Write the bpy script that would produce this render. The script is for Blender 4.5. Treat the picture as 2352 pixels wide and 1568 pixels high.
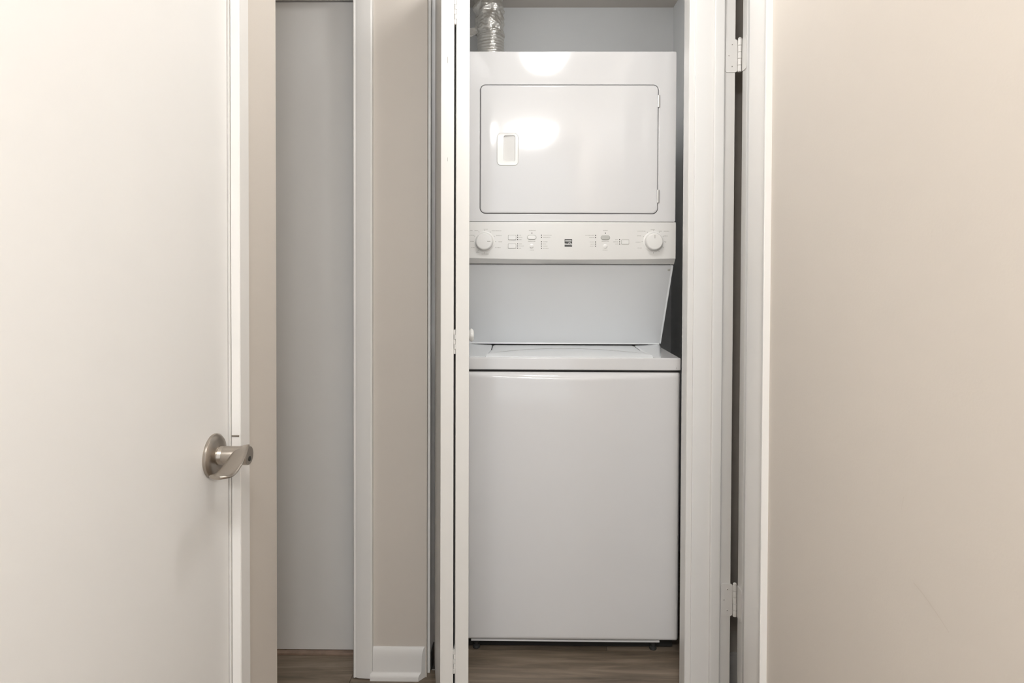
import bpy, bmesh, math, random
from mathutils import Vector, Matrix, noise
R = math.radians
random.seed(7)
sc = bpy.context.scene
col = sc.collection
for o in list(bpy.data.objects):
    bpy.data.objects.remove(o, do_unlink=True)

# ------------------------------------------------------------------ camera
cam_d = bpy.data.cameras.new('camera')
cam = bpy.data.objects.new('camera', cam_d)
col.objects.link(cam)
cam_d.sensor_width = 36.0
cam_d.lens = 1430 / 2352 * 36.0
cam_d.shift_y = -149 / 2352
cam_d.clip_start = 0.02
yaw, pitch, roll = R(0.56), R(0.92), R(0.20)
fwd = Vector((-math.sin(yaw) * math.cos(pitch), math.cos(yaw) * math.cos(pitch), -math.sin(pitch)))
rgt = Vector((math.cos(yaw), math.sin(yaw), 0))
upv = rgt.cross(fwd)
r2 = rgt * math.cos(roll) + upv * math.sin(roll)
u2 = -rgt * math.sin(roll) + upv * math.cos(roll)
m = Matrix((r2, u2, -fwd)).transposed().to_4x4()
m.translation = (0, 0, 1.228)
cam.matrix_world = m
sc.camera = cam

# ------------------------------------------------------------------ world, exposure
w = bpy.data.worlds.new('world')
sc.world = w
w.use_nodes = True
w.node_tree.nodes['Background'].inputs[0].default_value = (0.94, 0.975, 1.0, 1)
w.node_tree.nodes['Background'].inputs[1].default_value = 1.9
sc.view_settings.view_transform = 'Standard'
sc.view_settings.look = 'None'
sc.view_settings.exposure = -0.11
sc.view_settings.gamma = 1.0
sc.view_settings.use_curve_mapping = False
LAMP = (1.0, 0.995, 0.98)       # colour of the ceiling lamps
S_MAIN, S_REAR, S_SMALL, S_CLOSET_FILL = 41.0, 78.0, 58.0, 35.0


# ------------------------------------------------------------------ materials
def srgb(r, g, b):
    f = lambda c: (c / 255 / 12.92) if c / 255 <= 0.04045 else ((c / 255 + 0.055) / 1.055) ** 2.4
    return (f(r), f(g), f(b), 1)


def mat(name, color, rough=0.5, metal=0.0, coat=0.0, bump=None, var=None, emit=0.0, aniso=0.0):
    m = bpy.data.materials.new(name)
    m.use_nodes = True
    nt = m.node_tree
    b = nt.nodes['Principled BSDF']
    b.inputs['Base Color'].default_value = color
    b.inputs['Roughness'].default_value = rough
    b.inputs['Metallic'].default_value = metal
    b.inputs['Coat Weight'].default_value = coat
    b.inputs['Coat Roughness'].default_value = 0.06
    if aniso:
        b.inputs['Anisotropic'].default_value = aniso
    if emit:
        b.inputs['Emission Color'].default_value = color
        b.inputs['Emission Strength'].default_value = emit
    tc = nt.nodes.new('ShaderNodeTexCoord')
    if bump:
        scale, strength, dist = bump
        n = nt.nodes.new('ShaderNodeTexNoise')
        n.inputs['Scale'].default_value = scale
        n.inputs['Detail'].default_value = 3
        nt.links.new(tc.outputs['Object'], n.inputs['Vector'])
        bp = nt.nodes.new('ShaderNodeBump')
        bp.inputs['Strength'].default_value = strength
        bp.inputs['Distance'].default_value = dist
        nt.links.new(n.outputs['Fac'], bp.inputs['Height'])
        nt.links.new(bp.outputs['Normal'], b.inputs['Normal'])
    if var:
        scale, amt = var
        n2 = nt.nodes.new('ShaderNodeTexNoise')
        n2.inputs['Scale'].default_value = scale
        n2.inputs['Detail'].default_value = 4
        nt.links.new(tc.outputs['Object'], n2.inputs['Vector'])
        mp = nt.nodes.new('ShaderNodeMapRange')
        mp.inputs[1].default_value = 0.3
        mp.inputs[2].default_value = 0.7
        mp.inputs[3].default_value = 1 - amt
        mp.inputs[4].default_value = 1 + amt
        nt.links.new(n2.outputs['Fac'], mp.inputs[0])
        hs = nt.nodes.new('ShaderNodeHueSaturation')
        hs.inputs['Color'].default_value = color
        nt.links.new(mp.outputs[0], hs.inputs['Value'])
        nt.links.new(hs.outputs[0], b.inputs['Base Color'])
    return m


M = {}
M['tan'] = mat('tan_wall_paint', (0.635, 0.585, 0.53, 1), 0.55, bump=(260, 0.06, 0.002), var=(2.5, 0.015))
M['closet'] = mat('grey_white_closet_paint', (0.82, 0.825, 0.825, 1), 0.6, bump=(200, 0.06, 0.002), var=(3, 0.02))
M['ceil'] = mat('ceiling_paint', (0.84, 0.82, 0.79, 1), 0.7, bump=(150, 0.1, 0.003))
M['trim'] = mat('white_trim_paint', (0.785, 0.77, 0.75, 1), 0.32, bump=(60, 0.03, 0.002), var=(6, 0.012))
M['door'] = mat('white_door_paint', (0.775, 0.765, 0.75, 1), 0.38, bump=(180, 0.04, 0.001), var=(3, 0.01))
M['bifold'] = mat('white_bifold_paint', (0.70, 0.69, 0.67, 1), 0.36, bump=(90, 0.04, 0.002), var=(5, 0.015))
M['enamel'] = mat('white_appliance_enamel', (0.745, 0.74, 0.745, 1), 0.08, coat=0.0)
M['enamel_panel'] = mat('white_console_plastic', (0.79, 0.78, 0.76, 1), 0.28, coat=0.2)
M['recess'] = mat('cool_white_enamel', (0.82, 0.835, 0.85, 1), 0.3)
M['plastic'] = mat('white_plastic', (0.83, 0.82, 0.80, 1), 0.25, coat=0.3)
M['greybutton'] = mat('grey_button_plastic', (0.52, 0.52, 0.49, 1), 0.4)
M['dark'] = mat('black_gap', (0.015, 0.014, 0.013, 1), 0.8)
M['gasket'] = mat('grey_door_gap', (0.10, 0.09, 0.095, 1), 0.7)
M['print'] = mat('grey_printed_ink', (0.33, 0.32, 0.29, 1), 0.6)
M['ink'] = mat('faint_printed_legend', (0.47, 0.46, 0.43, 1), 0.6)
M['led'] = mat('dark_indicator_dot', (0.05, 0.045, 0.04, 1), 0.4)
M['emblem'] = mat('emblem_black', (0.055, 0.055, 0.05, 1), 0.35)
M['emblem_w'] = mat('emblem_silver', (0.75, 0.75, 0.74, 1), 0.3)
M['steel'] = mat('hinge_steel', (0.55, 0.54, 0.52, 1), 0.35, metal=1.0)
M['nickel'] = mat('satin_nickel', (0.43, 0.39, 0.345, 1), 0.30, metal=1.0, aniso=0.4)
M['pivot'] = mat('dark_pivot_steel', (0.05, 0.05, 0.045, 1), 0.4, metal=0.8)
M['rawwood'] = mat('raw_threshold_wood', (0.30, 0.215, 0.165, 1), 0.7, var=(30, 0.2))
M['screwhole'] = mat('dark_screw_slot', (0.12, 0.10, 0.09, 1), 0.6)
M['rubber'] = mat('black_rubber', (0.03, 0.03, 0.03, 1), 0.7)
M['scuff'] = mat('wall_scuff', (0.58, 0.525, 0.47, 1), 0.6)
M['lampmetal'] = mat('brushed_lamp_metal', (0.6, 0.57, 0.53, 1), 0.35, metal=1.0)


def glow(name, s, tint):
    m = bpy.data.materials.new(name)
    m.use_nodes = True
    b = m.node_tree.nodes['Principled BSDF']
    b.inputs['Base Color'].default_value = (0.9, 0.9, 0.88, 1)
    b.inputs['Emission Color'].default_value = tint + (1,)
    b.inputs['Emission Strength'].default_value = s
    return m


def foil_mat():
    m = bpy.data.materials.new('crinkled_foil')
    m.use_nodes = True
    nt = m.node_tree
    b = nt.nodes['Principled BSDF']
    b.inputs['Base Color'].default_value = (0.72, 0.70, 0.66, 1)
    b.inputs['Metallic'].default_value = 0.85
    b.inputs['Roughness'].default_value = 0.36
    tc = nt.nodes.new('ShaderNodeTexCoord')
    v = nt.nodes.new('ShaderNodeTexVoronoi')
    v.inputs['Scale'].default_value = 75
    n = nt.nodes.new('ShaderNodeTexNoise')
    n.inputs['Scale'].default_value = 60
    n.inputs['Detail'].default_value = 4
    nt.links.new(tc.outputs['Object'], v.inputs['Vector'])
    nt.links.new(tc.outputs['Object'], n.inputs['Vector'])
    ad = nt.nodes.new('ShaderNodeMath')
    ad.operation = 'ADD'
    nt.links.new(v.outputs['Distance'], ad.inputs[0])
    nt.links.new(n.outputs['Fac'], ad.inputs[1])
    bp = nt.nodes.new('ShaderNodeBump')
    bp.inputs['Strength'].default_value = 0.32
    bp.inputs['Distance'].default_value = 0.004
    nt.links.new(ad.outputs[0], bp.inputs['Height'])
    nt.links.new(bp.outputs['Normal'], b.inputs['Normal'])
    return m


M['foil'] = foil_mat()


def wood_mat():
    m = bpy.data.materials.new('brown_vinyl_plank')
    m.use_nodes = True
    nt = m.node_tree
    L = nt.links.new
    b = nt.nodes['Principled BSDF']
    b.inputs['Roughness'].default_value = 0.42
    tc = nt.nodes.new('ShaderNodeTexCoord')
    oi = nt.nodes.new('ShaderNodeObjectInfo')
    sc_ = nt.nodes.new('ShaderNodeMapping')
    sc_.inputs['Scale'].default_value = (2.2, 26, 26)
    cmb = nt.nodes.new('ShaderNodeMath')
    cmb.operation = 'MULTIPLY'
    cmb.inputs[1].default_value = 37.0
    L(oi.outputs['Random'], cmb.inputs[0])
    vadd = nt.nodes.new('ShaderNodeVectorMath')
    vadd.operation = 'ADD'
    L(tc.outputs['Object'], sc_.inputs['Vector'])
    L(sc_.outputs[0], vadd.inputs[0])
    L(cmb.outputs[0], vadd.inputs[1])
    n1 = nt.nodes.new('ShaderNodeTexNoise')
    n1.inputs['Scale'].default_value = 1.0
    n1.inputs['Detail'].default_value = 8
    n1.inputs['Roughness'].default_value = 0.65
    n1.inputs['Distortion'].default_value = 0.6
    L(vadd.outputs[0], n1.inputs['Vector'])
    cr = nt.nodes.new('ShaderNodeValToRGB')
    e = cr.color_ramp.elements
    e[0].position = 0.28
    e[0].color = (0.085, 0.064, 0.046, 1)
    e[1].position = 0.74
    e[1].color = (0.36, 0.29, 0.22, 1)
    k = cr.color_ramp.elements.new(0.5)
    k.color = (0.205, 0.16, 0.118, 1)
    L(n1.outputs['Fac'], cr.inputs[0])
    mp = nt.nodes.new('ShaderNodeMapRange')
    mp.inputs[3].default_value = 0.78
    mp.inputs[4].default_value = 1.2
    L(oi.outputs['Random'], mp.inputs[0])
    hs = nt.nodes.new('ShaderNodeHueSaturation')
    L(cr.outputs[0], hs.inputs['Color'])
    L(mp.outputs[0], hs.inputs['Value'])
    L(hs.outputs[0], b.inputs['Base Color'])
    bp = nt.nodes.new('ShaderNodeBump')
    bp.inputs['Strength'].default_value = 0.15
    bp.inputs['Distance'].default_value = 0.002
    L(n1.outputs['Fac'], bp.inputs['Height'])
    L(bp.outputs['Normal'], b.inputs['Normal'])
    return m


M['wood'] = wood_mat()


# ------------------------------------------------------------------ builders
def empty(name, loc):
    o = bpy.data.objects.new(name, None)
    o.location = loc
    o.empty_display_size = 0.05
    col.objects.link(o)
    return o


def wpos(o):
    v = Vector((0, 0, 0))
    while o is not None:
        v += o.location
        o = o.parent
    return v


def link(name, me, material, parent=None, smooth=True, angle=35, weighted=True):
    """mesh vertices are in world space; the object keeps its origin on its parent's base"""
    if parent is not None:
        me.transform(Matrix.Translation(-wpos(parent)))
    o = bpy.data.objects.new(name, me)
    mats = material if isinstance(material, (list, tuple)) else [material]
    for k in mats:
        me.materials.append(k)
    if smooth:
        me.polygons.foreach_set('use_smooth', [True] * len(me.polygons))
        me.set_sharp_from_angle(angle=R(angle))
    me.update()
    col.objects.link(o)
    if smooth and weighted:
        wn = o.modifiers.new('weighted_normal', 'WEIGHTED_NORMAL')
        wn.mode = 'FACE_AREA'
        wn.weight = 50
        wn.keep_sharp = True
    if parent is not None:
        o.parent = parent
    return o


def bm_obj(name, bm, material, parent=None, smooth=True, angle=35, weighted=True):
    bmesh.ops.recalc_face_normals(bm, faces=bm.faces)
    me = bpy.data.meshes.new(name)
    bm.to_mesh(me)
    bm.free()
    return link(name, me, material, parent, smooth, angle, weighted)


def add_box(bm, x0, x1, y0, y1, z0, z1, mi=0):
    vs = [bm.verts.new((x, y, z)) for x in (x0, x1) for y in (y0, y1) for z in (z0, z1)]
    for f in ((0, 1, 3, 2), (4, 6, 7, 5), (0, 4, 5, 1), (2, 3, 7, 6), (0, 2, 6, 4), (1, 5, 7, 3)):
        k = bm.faces.new([vs[i] for i in f])
        k.material_index = mi


def box(name, x0, x1, y0, y1, z0, z1, material, parent=None, bev=0.0, seg=2):
    bm = bmesh.new()
    add_box(bm, x0, x1, y0, y1, z0, z1)
    if bev:
        bmesh.ops.bevel(bm, geom=list(bm.edges), offset=bev, segments=seg, affect='EDGES', profile=0.5)
    return bm_obj(name, bm, material, parent)


def boxes(name, lst, material, parent=None):
    bm = bmesh.new()
    for b in lst:
        add_box(bm, *b)
    return bm_obj(name, bm, material, parent, smooth=False)


def prism(name, pts, axis, a0, a1, material, parent=None, bev=0.0, seg=2, angle=35):
    """pts: outline in the two other axes (x: (y,z), y: (x,z), z: (x,y))"""
    bm = bmesh.new()
    def P(u, v, a):
        return {'x': (a, u, v), 'y': (u, a, v), 'z': (u, v, a)}[axis]
    A = [bm.verts.new(P(u, v, a0)) for u, v in pts]
    B = [bm.verts.new(P(u, v, a1)) for u, v in pts]
    n = len(pts)
    bm.faces.new(A)
    bm.faces.new(B[::-1])
    for i in range(n):
        bm.faces.new((A[i], A[(i + 1) % n], B[(i + 1) % n], B[i]))
    bmesh.ops.recalc_face_normals(bm, faces=bm.faces)
    if bev:
        ed = [e for e in bm.edges if e.calc_face_angle(0) > R(40)]
        bmesh.ops.bevel(bm, geom=ed, offset=bev, segments=seg, affect='EDGES', profile=0.5)
    return bm_obj(name, bm, material, parent, angle=angle)


def rrect(u0, u1, v0, v1, r, n=6):
    out = []
    for cu, cv, a in ((u1 - r, v1 - r, 0), (u0 + r, v1 - r, 90), (u0 + r, v0 + r, 180), (u1 - r, v0 + r, 270)):
        for i in range(n + 1):
            t = R(a + 90 * i / n)
            out.append((cu + r * math.cos(t), cv + r * math.sin(t)))
    return out


def lathe(name, prof, origin, axis, material, parent=None, seg=40, angle=30):
    """prof: list of (radius, height along the axis)"""
    ax = Vector(axis).normalized()
    a = ax.orthogonal().normalized()
    b = ax.cross(a)
    O = Vector(origin)
    bm = bmesh.new()
    rings = []
    for r, h in prof:
        if r < 1e-6:
            rings.append([bm.verts.new(O + ax * h)])
        else:
            rings.append([bm.verts.new(O + ax * h + (a * math.cos(t) + b * math.sin(t)) * r)
                          for t in (2 * math.pi * i / seg for i in range(seg))])
    for p, q in zip(rings, rings[1:]):
        for i in range(seg):
            j = (i + 1) % seg
            vs = [p[i % len(p)], p[j % len(p)], q[j % len(q)], q[i % len(q)]]
            u = []
            for v in vs:
                if v not in u:
                    u.append(v)
            if len(u) > 2:
                bm.faces.new(u)
    if len(rings[0]) > 1:
        bm.faces.new(rings[0])
    if len(rings[-1]) > 1:
        bm.faces.new(rings[-1])
    return bm_obj(name, bm, material, parent, angle=angle, weighted=False)


def surface(name, nu, nv, fn, material, parent=None, thick=None, angle=60):
    """open grid; with thick=(dx,dy,dz) the rim is closed by a skirt and a back"""
    bm = bmesh.new()
    g = [[bm.verts.new(fn(i / nu, j / nv)) for j in range(nv + 1)] for i in range(nu + 1)]
    for i in range(nu):
        for j in range(nv):
            bm.faces.new((g[i][j], g[i + 1][j], g[i + 1][j + 1], g[i][j + 1]))
    if thick:
        rim = [g[i][0] for i in range(nu + 1)] + [g[nu][j] for j in range(1, nv + 1)] + \
              [g[i][nv] for i in range(nu - 1, -1, -1)] + [g[0][j] for j in range(nv - 1, 0, -1)]
        d = Vector(thick)
        back = [bm.verts.new(v.co + d) for v in rim]
        n = len(rim)
        for i in range(n):
            bm.faces.new((rim[i], rim[(i + 1) % n], back[(i + 1) % n], back[i]))
        bm.faces.new(back)
    return bm_obj(name, bm, material, parent, angle=angle, weighted=False)


def tag(o, label, cat=None, kind=None, group=None):
    o['label'] = label
    if cat:
        o['category'] = cat
    if kind:
        o['kind'] = kind
    if group:
        o['group'] = group
    return o


def struct(o, label=None):
    o['kind'] = 'structure'
    if label:
        o['label'] = label
    return o


def copy_part(src, parent, dx=0, dy=0, dz=0):
    c = src.copy()
    col.objects.link(c)
    c.parent = parent
    c.location = src.location + Vector((dx, dy, dz))
    return c


# ------------------------------------------------------------------ main planes (metres; x right, y away from the camera)
LX = -0.515      # hall left wall face
RX = 0.482       # hall right wall face
FY = 1.84        # end wall face
FB = 1.945       # end wall rear face
HC = 2.27        # hall ceiling
CC = 2.405       # closet ceiling
EL, ER = -0.269, 0.514   # closet opening

# ------------------------------------------------------------------ floor and planks
fl = struct(box('floor', -1.95, 1.95, -1.75, 2.95, -0.06, -0.004, M['dark']), 'brown wood-look plank floor of hall and laundry closet')
plank_me = None
PW, PL = 0.181, 1.22
row = 0
y = 1.795 - 19 * PW
while y < 2.86:
    off = (row * 0.437) % PL
    x = -1.95 - off
    while x < 1.94:
        xa, xb = max(x, -1.94), min(x + PL, 1.94)
        if xb - xa > 0.05:
            bm = bmesh.new()
            add_box(bm, -(xb - xa) / 2 + 0.0006, (xb - xa) / 2 - 0.0006, -PW / 2 + 0.0006, PW / 2 - 0.0006, -0.004, 0)
            o = bm_obj('plank', bm, M['wood'], None, smooth=False)
            o.location = ((xa + xb) / 2, y + PW / 2, 0)
            o.parent = fl
        x += PL
    y += PW
    row += 1

# ------------------------------------------------------------------ walls and ceilings
D1a, D1b = 0.322, 1.128          # rough opening of left door
struct(boxes('wall_left', [(LX - 0.115, LX, -1.7, D1a, 0, HC), (LX - 0.115, LX, D1b, 1.32, 0, HC),
                           (LX - 0.115, LX, D1a, D1b, 2.065, HC), (-1.9, LX - 0.115, 1.205, 1.32, 0, HC)], M['tan']),
       'tan painted hall wall around the left door')
R2a, R2b = 1.283, 1.733          # rough opening of the right doorway
struct(boxes('wall_right', [(RX, RX + 0.115, -1.7, R2a, 0, HC), (RX, 0.5930, R2b, 1.80, 0, HC), (ER, 0.5930, 1.80, FY, 0, HC),
                            (RX, RX + 0.115, R2a, R2b, 2.075, HC)], M['tan']),
       'tan painted hall wall on the right')
struct(boxes('wall_back', [(-1.9, -1.27, FY, FB, 0, 2.45), (-0.484, EL, FY, FB, 0, 2.45), (ER, 1.9, FY, FB, 0, 2.45),
                           (-1.27, -0.484, FY, FB, 2.06, 2.45), (EL, ER, FY, FB, 2.12, 2.45)], M['tan']),
       'tan end wall with closet opening and grey-white door')
struct(boxes('wall_cross_end', [(-2.0, -1.9, 1.205, FB, 0, 2.45)], M['tan']))
struct(boxes('wall_side_room', [(1.3, 1.4, 0.2, 0.7, 0, HC), (1.3, 1.4, 1.5, FY, 0, HC), (1.3, 1.4, 0.7, 1.5, 0, 0.9), (1.3, 1.4, 0.7, 1.5, 2.0, HC), (RX + 0.115, 1.3, 0.2, 0.3, 0, HC)], M['tan']))
struct(boxes('wall_closet_back', [(-0.47, 0.80, 2.85, 2.95, 0, 2.45)], M['closet']), 'grey-white back wall of the laundry closet')
struct(boxes('wall_closet_right', [(0.70, 0.80, FB, 2.85, 0, 2.45)], M['closet']), 'grey-white side wall of laundry closet, right of the machine')
struct(boxes('wall_closet_left', [(-0.47, -0.37, FB, 2.85, 0, 2.45)], M['closet']))
struct(boxes('ceiling', [(-2.0, 1.9, -1.8, FY, HC, HC + 0.08)], M['ceil']))
struct(boxes('ceiling_closet', [(-0.47, 0.80, FB, 2.95, CC, CC + 0.06)], M['tan']))



def scuff(name, pts, wd):
    bm = bmesh.new()
    A = [(bm.verts.new((RX - 0.0003, y_, z_ - wd)), bm.verts.new((RX - 0.0003, y_ + wd * 0.4, z_ + wd))) for y_, z_ in pts]
    for a, b in zip(A, A[1:]):
        bm.faces.new((a[0], b[0], b[1], a[1]))
    o = bm_obj(name, bm, M['scuff'], bpy.data.objects['wall_right'], weighted=False)
    return o


scuff('scuff_mark', [(0.776, 0.943), (0.778, 0.937), (0.780, 0.930), (0.7805, 0.925)], 0.0006)
scuff('scuff_mark', [(0.755, 0.846), (0.738, 0.842), (0.715, 0.833), (0.692, 0.822)], 0.0005)
# ------------------------------------------------------------------ door 1: closed flush door in the left wall
d1 = struct(empty('door_1', (LX, 1.0, 0)), 'white flush door with satin nickel lever in left wall')
box('leaf', LX - 0.037, LX - 0.002, 0.345, 1.1035, 0.012, 2.04, M['door'], d1, bev=0.0015)
jb = bmesh.new()
add_box(jb, LX - 0.115, LX - 0.001, 1.1075, D1b, 0, 2.065)
add_box(jb, LX - 0.115, LX - 0.001, D1a, 0.341, 0, 2.065)
add_box(jb, LX - 0.115, LX - 0.001, 0.341, 1.1075, 2.045, 2.065)
bm_obj('jamb', jb, M['trim'], d1, smooth=False)
boxes('door_stop', [(LX - 0.05, LX - 0.039, 1.095, 1.1075, 0, 2.045), (LX - 0.05, LX - 0.039, 0.341, 0.353, 0, 2.045)], M['trim'], d1)


def casing_profile(a, b, base, top, inner_low=True):
    """flat casing section running from a to b; small round-overs; base is the wall plane, top the front"""
    s = 1 if b > a else -1
    t = 1 if top > base else -1
    return [(a, base), (a, top - t * 0.004), (a + s * 0.004, top), (b - s * 0.004, top), (b, top - t * 0.004), (b, base)]


def casing_z(name, pts, z0, z1, parent):
    return prism(name, pts, 'z', z0, z1, M['trim'], parent, angle=25)


# casing of door 1 (profile in x,y)
casing_z('casing', [(LX, 1.1125), (LX + 0.0145, 1.1125), (LX + 0.0155, 1.1145), (LX + 0.0150, 1.152), (LX + 0.012, 1.158), (LX, 1.158)], 0, 2.10, d1)
casing_z('casing', [(LX, 0.336), (LX + 0.0145, 0.336), (LX + 0.0155, 0.334), (LX + 0.0150, 0.296), (LX + 0.012, 0.290), (LX, 0.290)], 0, 2.10, d1)
box('casing', LX, LX + 0.0145, 0.290, 1.158, 2.052, 2.10, M['trim'], d1)
# strike lip by the latch
box('strike_lip', LX + 0.0005, LX + 0.0135, 1.1112, 1.1130, 0.9200, 0.9226, M['nickel'], d1)
# lever handle
HY, HZ = 1.047, 0.906
hd = empty('door_handle', (0, 0, 0))
hd.parent = d1
hd.location = Vector((LX, HY, HZ)) - wpos(d1)
tag(hd, 'satin nickel lever handle with round rose')
HX = LX - 0.002
lathe('rose', [(0.0360, 0), (0.0365, 0.002), (0.0360, 0.005), (0.0325, 0.0085), (0.0255, 0.0105), (0.0165, 0.0115), (0.0165, 0.013)],
      (HX, HY, HZ), (1, 0, 0), M['nickel'], hd, seg=56)
lathe('neck', [(0.0150, 0.011), (0.0158, 0.013), (0.0150, 0.0165), (0.0143, 0.019), (0.0155, 0.020), (0.0158, 0.060), (0.0150, 0.0625), (0.0, 0.0628)],
      (HX, HY, HZ), (1, 0, 0), M['nickel'], hd, seg=40)


def lever(name):
    bm = bmesh.new()
    rings = []
    N = 26
    for i in range(N + 1):
        t = i / N
        yy = HY + 0.006 - 0.100 * t
        # centre line: leaves the crown of the barrel, dips and levels out in a soft wave
        zc = HZ + 0.0125 - 0.0215 * (0.5 - 0.5 * math.cos(math.pi * min(1, t * 1.2))) + 0.003 * max(0, t - 0.8) / 0.2
        xc = HX + 0.0490 + 0.004 * math.sin(math.pi * min(1, t * 1.1)) + 0.003 * t
        wdt = 0.0120 + 0.0045 * math.sin(0.5 * math.pi * min(1, t * 1.5))
        if t > 0.88:
            wdt *= math.sqrt(max(0.12, 1 - ((t - 0.88) / 0.13) ** 2))
        th = 0.0040 - 0.0008 * t
        tilt = R(-24 + 26 * min(1, t * 1.2))
        ring = []
        for k in range(16):
            a = 2 * math.pi * k / 16
            ca, sa = math.cos(a), math.sin(a)
            u = wdt * math.copysign(abs(ca) ** 0.6, ca)
            v = th * math.copysign(abs(sa) ** 0.8, sa)
            ring.append(bm.verts.new((xc + u * math.cos(tilt) - v * math.sin(tilt), yy, zc - u * math.sin(tilt) * 0.5 + v * math.cos(tilt))))
        rings.append(ring)
    for p, q in zip(rings, rings[1:]):
        for k in range(16):
            bm.faces.new((p[k], p[(k + 1) % 16], q[(k + 1) % 16], q[k]))
    bm.faces.new(rings[0])
    bm.faces.new(rings[-1])
    return bm_obj(name, bm, M['nickel'], hd, angle=50, weighted=False)


lever('lever')
lathe('privacy_pin', [(0.0042, 0.0), (0.0042, 0.0012), (0, 0.0013)], (HX + 0.0625, HY - 0.001, HZ - 0.005), (1, 0, 0), M['pivot'], hd, seg=16)

# ------------------------------------------------------------------ door 2: doorway in the right wall, leaf swung open into the side room
d2 = struct(empty('door_2', (RX, 1.715, 0)), 'white door frame in right wall with painted hinges, leaf swung open')
JF = 1.715
box('jamb', RX, 0.5915, JF, R2b, 0, 2.075, M['trim'], d2, bev=0.0025)
box('jamb', RX, RX + 0.115, R2a, R2a + 0.018, 0, 2.075, M['trim'], d2)
box('jamb', RX, RX + 0.115, R2a, R2b, 2.055, 2.075, M['trim'], d2)
box('door_stop', 0.5316, 0.5595, JF - 0.0105, JF, 0, 2.055, M['trim'], d2, bev=0.003, seg=3)
box('door_stop', 0.5316, 0.5595, R2a + 0.018, R2a + 0.028, 0, 2.055, M['trim'], d2)
# casings on the hall side
prism('casing', [(RX, 1.7205), (RX - 0.0125, 1.7205), (RX - 0.0145, 1.7225), (RX - 0.0145, 1.750), (RX - 0.009, 1.7555), (RX - 0.008, 1.80), (RX, 1.80)], 'z', 0, 2.10, M['trim'], d2, angle=25)
prism('casing', [(RX, 1.1935), (RX - 0.0118, 1.1935), (RX - 0.0128, 1.1945), (RX - 0.0122, 1.2035), (RX - 0.0085, 1.2125), (RX - 0.0085, 1.225), (RX - 0.0105, 1.245), (RX - 0.0105, 1.280), (RX - 0.0090, 1.2890), (RX - 0.006, 1.2940), (RX, 1.2940)],
      'z', 0, 2.10, M['trim'], d2, angle=20)
box('casing', RX - 0.0125, RX, 1.1935, 1.80, 2.06, 2.10, M['trim'], d2)
box('leaf', 0.6085, 1.10, 1.6755, 1.7105, 0.012, 2.04, M['door'], d2, bev=0.0025)


def butt_hinge(parent, zc, h=0.089):
    hg = empty('hinge', (0, 0, 0))
    hg.parent = parent
    hg.location = Vector((0.606, JF - 0.004, zc)) - wpos(parent)
    tag(hg, 'butt hinge painted white')
    # jamb leaf with rounded corners
    pts = rrect(0.5635, 0.5960, zc - h / 2, zc + h / 2, 0.006, 4)
    prism('jamb_leaf', pts, 'y', JF - 0.0022, JF, M['trim'], hg)
    pts2 = rrect(1.678, 1.7075, zc - h / 2, zc + h / 2, 0.004, 3)
    prism('door_leaf', pts2, 'x', 0.6065, 0.6090, M['trim'], hg)
    k = h / 5
    for i in range(5):
        z0 = zc - h / 2 + i * k
        lathe('knuckle', [(0.0040, z0 + 0.0003), (0.0051, z0 + 0.0008), (0.0051, z0 + k - 0.0008), (0.0040, z0 + k - 0.0003)],
              (0.6012, JF - 0.0045, 0), (0, 0, 1), M['trim'], hg, seg=20)
    lathe('pin_head', [(0.0045, zc + h / 2), (0.0048, zc + h / 2 + 0.002), (0.003, zc + h / 2 + 0.004), (0, zc + h / 2 + 0.0043)],
          (0.6012, JF - 0.0045, 0), (0, 0, 1), M['trim'], hg, seg=18)
    for dx, dz in ((0.5815, 0.030), (0.5725, 0.0), (0.5815, -0.029)):
        lathe('screw', [(0.0031, 0), (0.0028, 0.0006), (0.0, 0.0007)], (dx, JF - 0.0021, zc + dz), (0, -1, 0), M['trim'], hg, seg=14)
        box('screw_slot', dx - 0.0011, dx + 0.0011, JF - 0.0031, JF - 0.0024, zc + dz - 0.0009, zc + dz + 0.0009, M['screwhole'], hg)
    return hg


butt_hinge(d2, 1.8045)
butt_hinge(d2, 0.309)
wd = struct(empty('added_window_1', (1.3, 1.1, 0.9)))  # unseen window, added to let daylight brighten the side room
bmw = bmesh.new()
for q in ((1.29, 1.33, 0.66, 0.72, 0.86, 2.04), (1.29, 1.33, 1.48, 1.54, 0.86, 2.04), (1.29, 1.33, 0.72, 1.48, 0.86, 0.92), (1.29, 1.33, 0.72, 1.48, 1.98, 2.04), (1.30, 1.32, 0.72, 1.48, 1.43, 1.47)):
    add_box(bmw, *q)
bm_obj('added_window_frame', bmw, M['trim'], wd, smooth=False)
# skirting of the side room seen through the hinge gap
struct(box('baseboard_side_room', 0.594, 1.3, FY - 0.013, FY, 0.0, 0.085, M['trim']))

# ------------------------------------------------------------------ door 3: closed flat door in the end wall, at left
d3 = struct(empty('door_3', (-0.87, FB, 0)), 'flat grey-white door in shade at the left of the end wall')
box('leaf', -1.26, -0.490, 1.952, 1.987, 0.010, 2.052, M['door'], d3, bev=0.002)
boxes('jamb', [(-0.4845, -0.4835, FY, FB + 0.045, 0, 2.06), (-1.285, -1.27, FY, FB + 0.045, 0, 2.06), (-1.27, -0.4845, FB, FB + 0.045, 2.054, 2.075)], M['trim'], d3)
prism('casing', [(-0.4865, FY), (-0.4865, FY - 0.008), (-0.4845, FY - 0.0105), (-0.479, FY - 0.0085), (-0.470, FY - 0.012), (-0.450, FY - 0.014), (-0.434, FY - 0.0145), (-0.4295, FY - 0.0125), (-0.4285, FY)],
      'z', 0.003, 2.115, M['trim'], d3, angle=20)
box('casing', -1.31, -0.4285, FY - 0.014, FY, 2.06, 2.115, M['trim'], d3, bev=0.003)
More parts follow.
